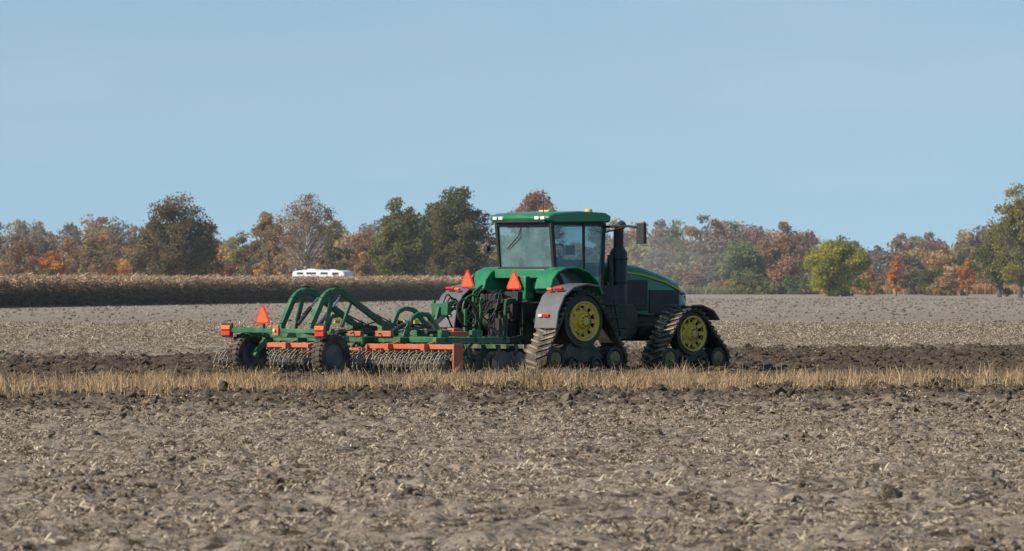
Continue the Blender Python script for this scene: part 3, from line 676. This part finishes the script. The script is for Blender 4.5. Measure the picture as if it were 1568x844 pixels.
# ------------------------------------------------------------------ implement
I=empty('disc_harrow',(.24,120,0),RZ)
for s_ in(-1,1):
    A=Acc(); A.lathe((-6.57,s_*1.3,.43),[(-.12,.24),(-.15,.30),(-.15,.38),(-.11,.425),(0,.435),(.11,.425),(.15,.38),(.15,.30),(.12,.24)],40,closed=True)
    for k in range(26):
        a=k*2*math.pi/26
        for q in(-1,1): A.box((-6.57+.435*math.cos(a+q*.05),s_*1.3+q*.07,.43+.435*math.sin(a+q*.05)),(.03,.12,.04),(0,-a,0))
    A.make('tyre',RUB,I)
    A=Acc(); A.lathe((-6.57,s_*1.3,.43),[(-.10,.25),(-.05,.22),(-.03,.12),(-.08,.09),(-.10,.01)],24); A.lathe((-6.57,s_*1.3,.43),[(.10,.25),(.05,.22),(.03,.12),(.08,.01)],24); A.make('rim',BLUE,I)
G=Acc(); ZF=.74
G.beam((-6.95,-1.45,.93),(-6.95,1.45,.93),.09,.09)
for s_ in(-1,1):
    G.beam((-6.95,s_*.9,.93),(-6.3,s_*.9,.80),.09,.09); G.beam((-6.57,s_*1.12,.43),(-6.2,s_*1.0,.85),.10,.12); G.tube([(-6.57,s_*1.0,.43),(-6.57,s_*1.3,.43)],.05,10)
G.beam((-6.3,-1.05,.85),(-6.3,1.05,.85),.14,.14)
for w in(-.30,.62):
    G.poly([(-6.3,w,.80),(-6.22,w,1.05),(-5.92,w,1.58),(-5.80,w,1.69),(-5.66,w,1.74),(-5.5,w,1.74),(-5.35,w,1.68),(-5.2,w,1.60),(-4.2,w,1.02),(-3.7,w,.82)],.10,.12)
    G.poly([(-5.65,w,1.62),(-5.9,w,.85)],.06,.08); G.poly([(-5.4,w,1.0),(-5.15,w,1.5)],.05,.07); G.box((-5.58,w,1.72),(.3,.13,.10)); G.box((-4.2,w,.98),(.3,.14,.2))
for u in(-4.7,-3.9,-3.1):
    G.beam((u,-2.75,ZF),(u,2.75,ZF),.11,.11)
for w in(-2.7,-1.6,-.5,.55,1.6,2.7): G.beam((-5.0,w,ZF-.01),(-2.95,w,ZF-.01),.10,.13)
for w in(-2.2,-1.0,1.0,2.2):
    G.box((-4.3,w,ZF+.12),(.22,.12,.16)); G.box((-3.4,w,ZF+.12),(.3,.1,.14))
G.poly([(-4.6,-1.3,ZF),(-4.35,-1.3,1.18),(-4.15,-1.3,1.27),(-3.9,-1.3,1.24),(-3.5,-1.3,ZF)],.08,.09)
G.poly([(-4.15,-.3,ZF),(-3.85,-.3,1.30),(-3.65,-.3,1.38),(-3.4,-.3,1.34),(-2.8,-.3,.8)],.08,.09)
G.poly([(-4.5,1.3,ZF),(-4.3,1.3,1.2),(-3.95,1.3,1.25),(-3.5,1.3,ZF)],.08,.09)
for s_ in(-1,1): G.beam((-3.1,s_*.8,ZF),(-1.5,s_*.15,.70),.11,.16)
G.beam((-3.1,0,.85),(-1.0,0,.62),.14,.18); G.poly([(-2.6,0,.8),(-2.4,0,1.4),(-2.0,0,1.5),(-1.6,0,1.15)],.07,.09)
G.box((-2.35,0,1.35),(.12,.5,.25)); G.beam((-2.0,-.35,.75),(-2.0,-.35,1.35),.07,.07); G.beam((-2.2,.4,.7),(-2.2,.4,1.55),.06,.06)
G.tube([(-1.75+.27*math.cos(a),-.3,1.35+.30*math.sin(a)) for a in[k*math.pi/9 for k in range(18)]],.025,6,closed=True)
G.poly([(-1.3,.1,.8),(-1.35,.1,1.7),(-1.1,.1,1.85)],.05,.06); G.poly([(-1.6,-.35,.75),(-1.55,-.35,1.6)],.05,.05)
G.make('frame',FGREEN,I,.010)
H=Acc()
for k in range(11):
    w=-.35+.07*k; hh=rng.uniform(1.1,1.85); q=rng.uniform(-.25,.25)
    H.hose([(-.6,w*.8,1.5+.05*math.sin(k)),(-.95,w+q,1.55+.18*math.sin(2*k)),(-1.4,w+q*1.6,hh*.65),(-1.8,w+q,hh*.9),(-2.2,w*.6,1.35),(-2.7,w*.5,1.0)],.016)
for k in range(4):
    cu=-1.3-.25*k; H.hose([(cu+.26*math.cos(a),.3-.25*k+.1*math.sin(a),1.25+.30*math.sin(a)) for a in [j*.7 for j in range(10)]],.017)
for k in range(7):
    w=-.6+.2*k; H.hose([(-2.7,w*.5,1.0),(-3.2,w,1.0+.1*math.sin(k*3)),(-3.8,w*1.3,.95+.16*math.sin(k*2)),(-4.4,w*1.8,.92+.05*math.sin(k*5)),(-4.9,w*2.2,.86)],.016)
for w in(-.3,.62): H.hose([(-3.8,w,1.0),(-4.5,w+.08,1.3),(-5.2,w+.08,1.68),(-5.6,w+.08,1.82),(-6.1,w+.08,1.3)],.014)
CY=(((-4.9,-1.3,.9),(-4.4,-1.3,1.15)),((-3.75,-.15,1.1),(-3.0,-.15,.95)),((-5.9,-.18,1.05),(-5.35,-.18,1.6)),((-5.9,.5,1.05),(-5.35,.5,1.6)),((-4.0,.7,1.0),(-3.3,.7,.95)),((-4.6,-2.0,.9),(-3.9,-2.0,.92)))
for (a,b) in CY:
    a=Vector(a);b=Vector(b); H.tube([a,a.lerp(b,.62)],.045,10)
H.make('hydraulics',BLACK,I)
H=Acc(); 
for (a,b) in CY:
    a=Vector(a);b=Vector(b); H.tube([a.lerp(b,.6),b],.024,8)
H.make('cylinder_rods',CHROME,I)
A=Acc(); UB=-5.38
for row,(ub,r0) in enumerate(((UB,.25),(UB+.42,.22))):
    for k in range(52):
        w=-3.5+k*.1373+row*.06+random.gauss(0,.012); n=16
        pts=[(ub+r0*math.cos(a),w+.03*math.sin(2*a),r0+.01+r0*math.sin(a)) for a in[j*2*math.pi/n for j in range(n)]]
        A.tube(pts,.012,5,closed=True)
        for j in range(8):
            a=j*math.pi/4+k*.3; A.beam((ub+(r0-.02)*math.cos(a),w,r0+.01+(r0-.02)*math.sin(a)),(ub+(r0+.035)*math.cos(a+.1),w,r0+.01+(r0+.035)*math.sin(a+.1)),.025,.02)
A.make('ring_roller',STEEL,I)
A=Acc(); A.tube([(UB,-3.55,.26),(UB,3.55,.26)],.10,10); A.tube([(UB+.42,-3.5,.23),(UB+.42,3.5,.23)],.09,10)
for u in(-4.7,-3.9):
    for k in range(19):
        w=-2.7+k*.3; A.poly([(u,w,.72),(u-.15,w,.58),(u-.12,w,.35),(u+.08,w,.10),(u+.16,w,.0)],.03,.05)
A.make('shafts_and_tines',DSTEEL,I)
A=Acc()
for u,dirn in((-3.25,1),(-2.75,-1)):
    for k in range(23):
        w=-2.9+k*.26; R_=.27
        c=Vector((u,w,.24)); ax=Vector((.30*dirn,1,0)).normalized(); e1=ax.orthogonal().normalized(); e2=ax.cross(e1)
        vs=[c+ax*.0];
        for j in range(20): a=j*2*math.pi/20; vs.append(c+(e1*math.cos(a)+e2*math.sin(a))*R_*(.93 if j%2 else 1)+ax*.06)
        A.add(vs,[(0,1+j,1+(j+1)%20) for j in range(20)])
A.make('discs',DSTEEL,I)
A=Acc(); A.beam((-3.25,-3.0,.60),(-3.25,3.0,.60),.08,.08); A.beam((-2.75,-3.0,.60),(-2.75,3.0,.60),.08,.08)
for k in range(12):
    for u in(-3.25,-2.75): A.poly([(u,-2.8+k*.5,.60),(u-.12,-2.8+k*.5,.45),(u,-2.8+k*.5,.24)],.03,.05)
A.make('disc_gang_beams',DGREEN,I)
A=Acc(); A.beam((UB+.2,-3.6,.61),(UB+.2,-.9,.61),.06,.10); A.beam((UB+.2,.9,.61),(UB+.2,3.5,.61),.06,.10)
A.beam((UB+.38,-3.6,.54),(UB+.38,3.4,.54),.04,.06)
for w in(-3.62,): A.prism([(UB+.05,.08),(UB+.05,.68),(UB+.32,.68),(UB+.32,.08)],w-.02,w+.02)
for w in(-.92,.92): A.prism([(UB+.1,.25),(UB+.1,.64),(UB+.26,.64),(UB+.26,.25)],w-.02,w+.02)
for w in(-2.7,-1.6,1.6,2.7): A.beam((UB+.2,w,.64),(-4.7,w,.76),.05,.07); A.box((UB+.12,w,.60),(.16,.12,.14))
A.box((-7.02,-.12,.94),(.05,.18,.22)); A.box((-3.0,-1.1,.9),(.2,.2,.14)); A.box((-3.9,-2.2,.86),(.5,.12,.10)); A.box((-4.75,-.9,.86),(.12,.5,.12)); A.box((-4.75,.0,.86),(.1,.4,.1))
A.make('orange_roller_frame',ORNG,I,.01)
A=Acc(); A.tube([(-7.07,-.12,.94),(-7.09,-.12,.94)],.03,10); A.make('reflector_dot',WHITE,I)
A=Acc(); B=Acc(); C_=Acc()
for s_ in(-1,1):
    A.box((-7.02,s_*1.47,.87),(.05,.28,.10)); B.box((-7.02,s_*1.47,.99),(.05,.28,.09)); C_.box((-6.98,s_*1.47,.93),(.05,.32,.30)); 
A.make('tail_lamp_red',RED,I,.01); B.make('tail_lamp_amber',AMB,I,.01); C_.make('lamp_housing',BLACK,I,.01)
smv(I,-7.0,.33,1.20,.44)
A=Acc()
for (u,w) in((-4.3,-1.38),(-3.7,-.4),(-3.0,.1),(-5.0,.3)): A.box((u,w,1.1),(.14,.03,.07))
A.make('decals',YEL,I)

# ------------------------------------------------------------------ dust and haze
m,nt,out=newmat('dust'); tc=N(nt,'ShaderNodeTexCoord'); vs=N(nt,'ShaderNodeVolumeScatter'); vs.inputs['Color'].default_value=(.56,.45,.38,1); vs.inputs['Anisotropy'].default_value=.2
nz=noise(nt,.8,2,.55,tc.outputs['Object'])
DR=(2.9,2.2,1.45)
vl=N(nt,'ShaderNodeVectorMath',operation='LENGTH'); mp=N(nt,'ShaderNodeMapping'); mp.inputs['Scale'].default_value=tuple(1/x for x in DR); nt.links.new(tc.outputs['Object'],mp.inputs[0]); nt.links.new(mp.outputs[0],vl.inputs[0])
fall=smooth(nt,vl.outputs['Value'],1.0,.2)
dn=math_(nt,'MULTIPLY',math_(nt,'MULTIPLY',fall,smooth(nt,nz,.32,.64)),.32)
nt.links.new(dn,vs.inputs['Density']); nt.links.new(vs.outputs[0],out.inputs['Volume'])
bm=bmesh.new(); bmesh.ops.create_icosphere(bm,subdivisions=3,radius=1); bmesh.ops.scale(bm,vec=DR,verts=bm.verts)
me=bpy.data.meshes.new('dust_cloud'); bm.to_mesh(me); bm.free(); me.materials.append(m); o=bpy.data.objects.new('dust_cloud',me); o.location=(2.9,126.5,2.2); COL.objects.link(o)
m,nt,out=newmat('haze_air'); vs=N(nt,'ShaderNodeVolumeScatter'); vs.inputs['Color'].default_value=(.86,.93,1.0,1); vs.inputs['Density'].default_value=.00017
nt.links.new(vs.outputs[0],out.inputs['Volume'])
A=Acc(); A.box((0,1000,38),(900,1500,80)); A.make('atmospheric_haze',m)

# ------------------------------------------------------------------ world, sun, camera
el=math.radians(33); az=Vector((-.9,-.45)).normalized(); S=Vector((az.x*math.cos(el),az.y*math.cos(el),math.sin(el)))
w=bpy.data.worlds.new('World'); sc.world=w; w.use_nodes=True; nt=w.node_tree; bg=nt.nodes['Background']
sky=N(nt,'ShaderNodeTexSky',sky_type='NISHITA'); sky.sun_disc=False; sky.sun_elevation=el; sky.sun_rotation=math.atan2(az.x,az.y); sky.air_density=1.0; sky.dust_density=.6; sky.ozone_density=1.5; sky.altitude=200
tc=N(nt,'ShaderNodeTexCoord'); va=N(nt,'ShaderNodeVectorMath',operation='ADD'); va.inputs[1].default_value=(0,0,.16); vn_=N(nt,'ShaderNodeVectorMath',operation='NORMALIZE')
nt.links.new(tc.outputs['Generated'],va.inputs[0]); nt.links.new(va.outputs[0],vn_.inputs[0]); nt.links.new(vn_.outputs[0],sky.inputs[0])
cn=noise(nt,9.0,4,.6,vscale(nt,tc.outputs['Generated'],(1,1,5)))
tint=mix(nt,smooth(nt,cn,.35,.8),(.86,.985,.94),(1.02,1.02,.97))
nt.links.new(mix(nt,1.0,sky.outputs[0],tint,'MULTIPLY'),bg.inputs[0]); bg.inputs[1].default_value=.15
l=bpy.data.lights.new('sun','SUN'); l.energy=5.0; l.angle=math.radians(.5); l.color=(1,.92,.79); lo=bpy.data.objects.new('sun',l); lo.rotation_euler=S.to_track_quat('Z','Y').to_euler(); COL.objects.link(lo)
cam=bpy.data.cameras.new('camera'); co=bpy.data.objects.new('camera',cam); COL.objects.link(co); co.location=(0,0,EYE)
cam.sensor_width=36; cam.lens=F/1568*36; cam.clip_end=20000; cam.clip_start=1
co.rotation_euler=(math.radians(90)+8/F,0,0); cam.dof.use_dof=True; cam.dof.focus_distance=118; cam.dof.aperture_fstop=7
sc.camera=co
sc.view_settings.view_transform='Standard'; sc.view_settings.look='None'; sc.view_settings.exposure=0
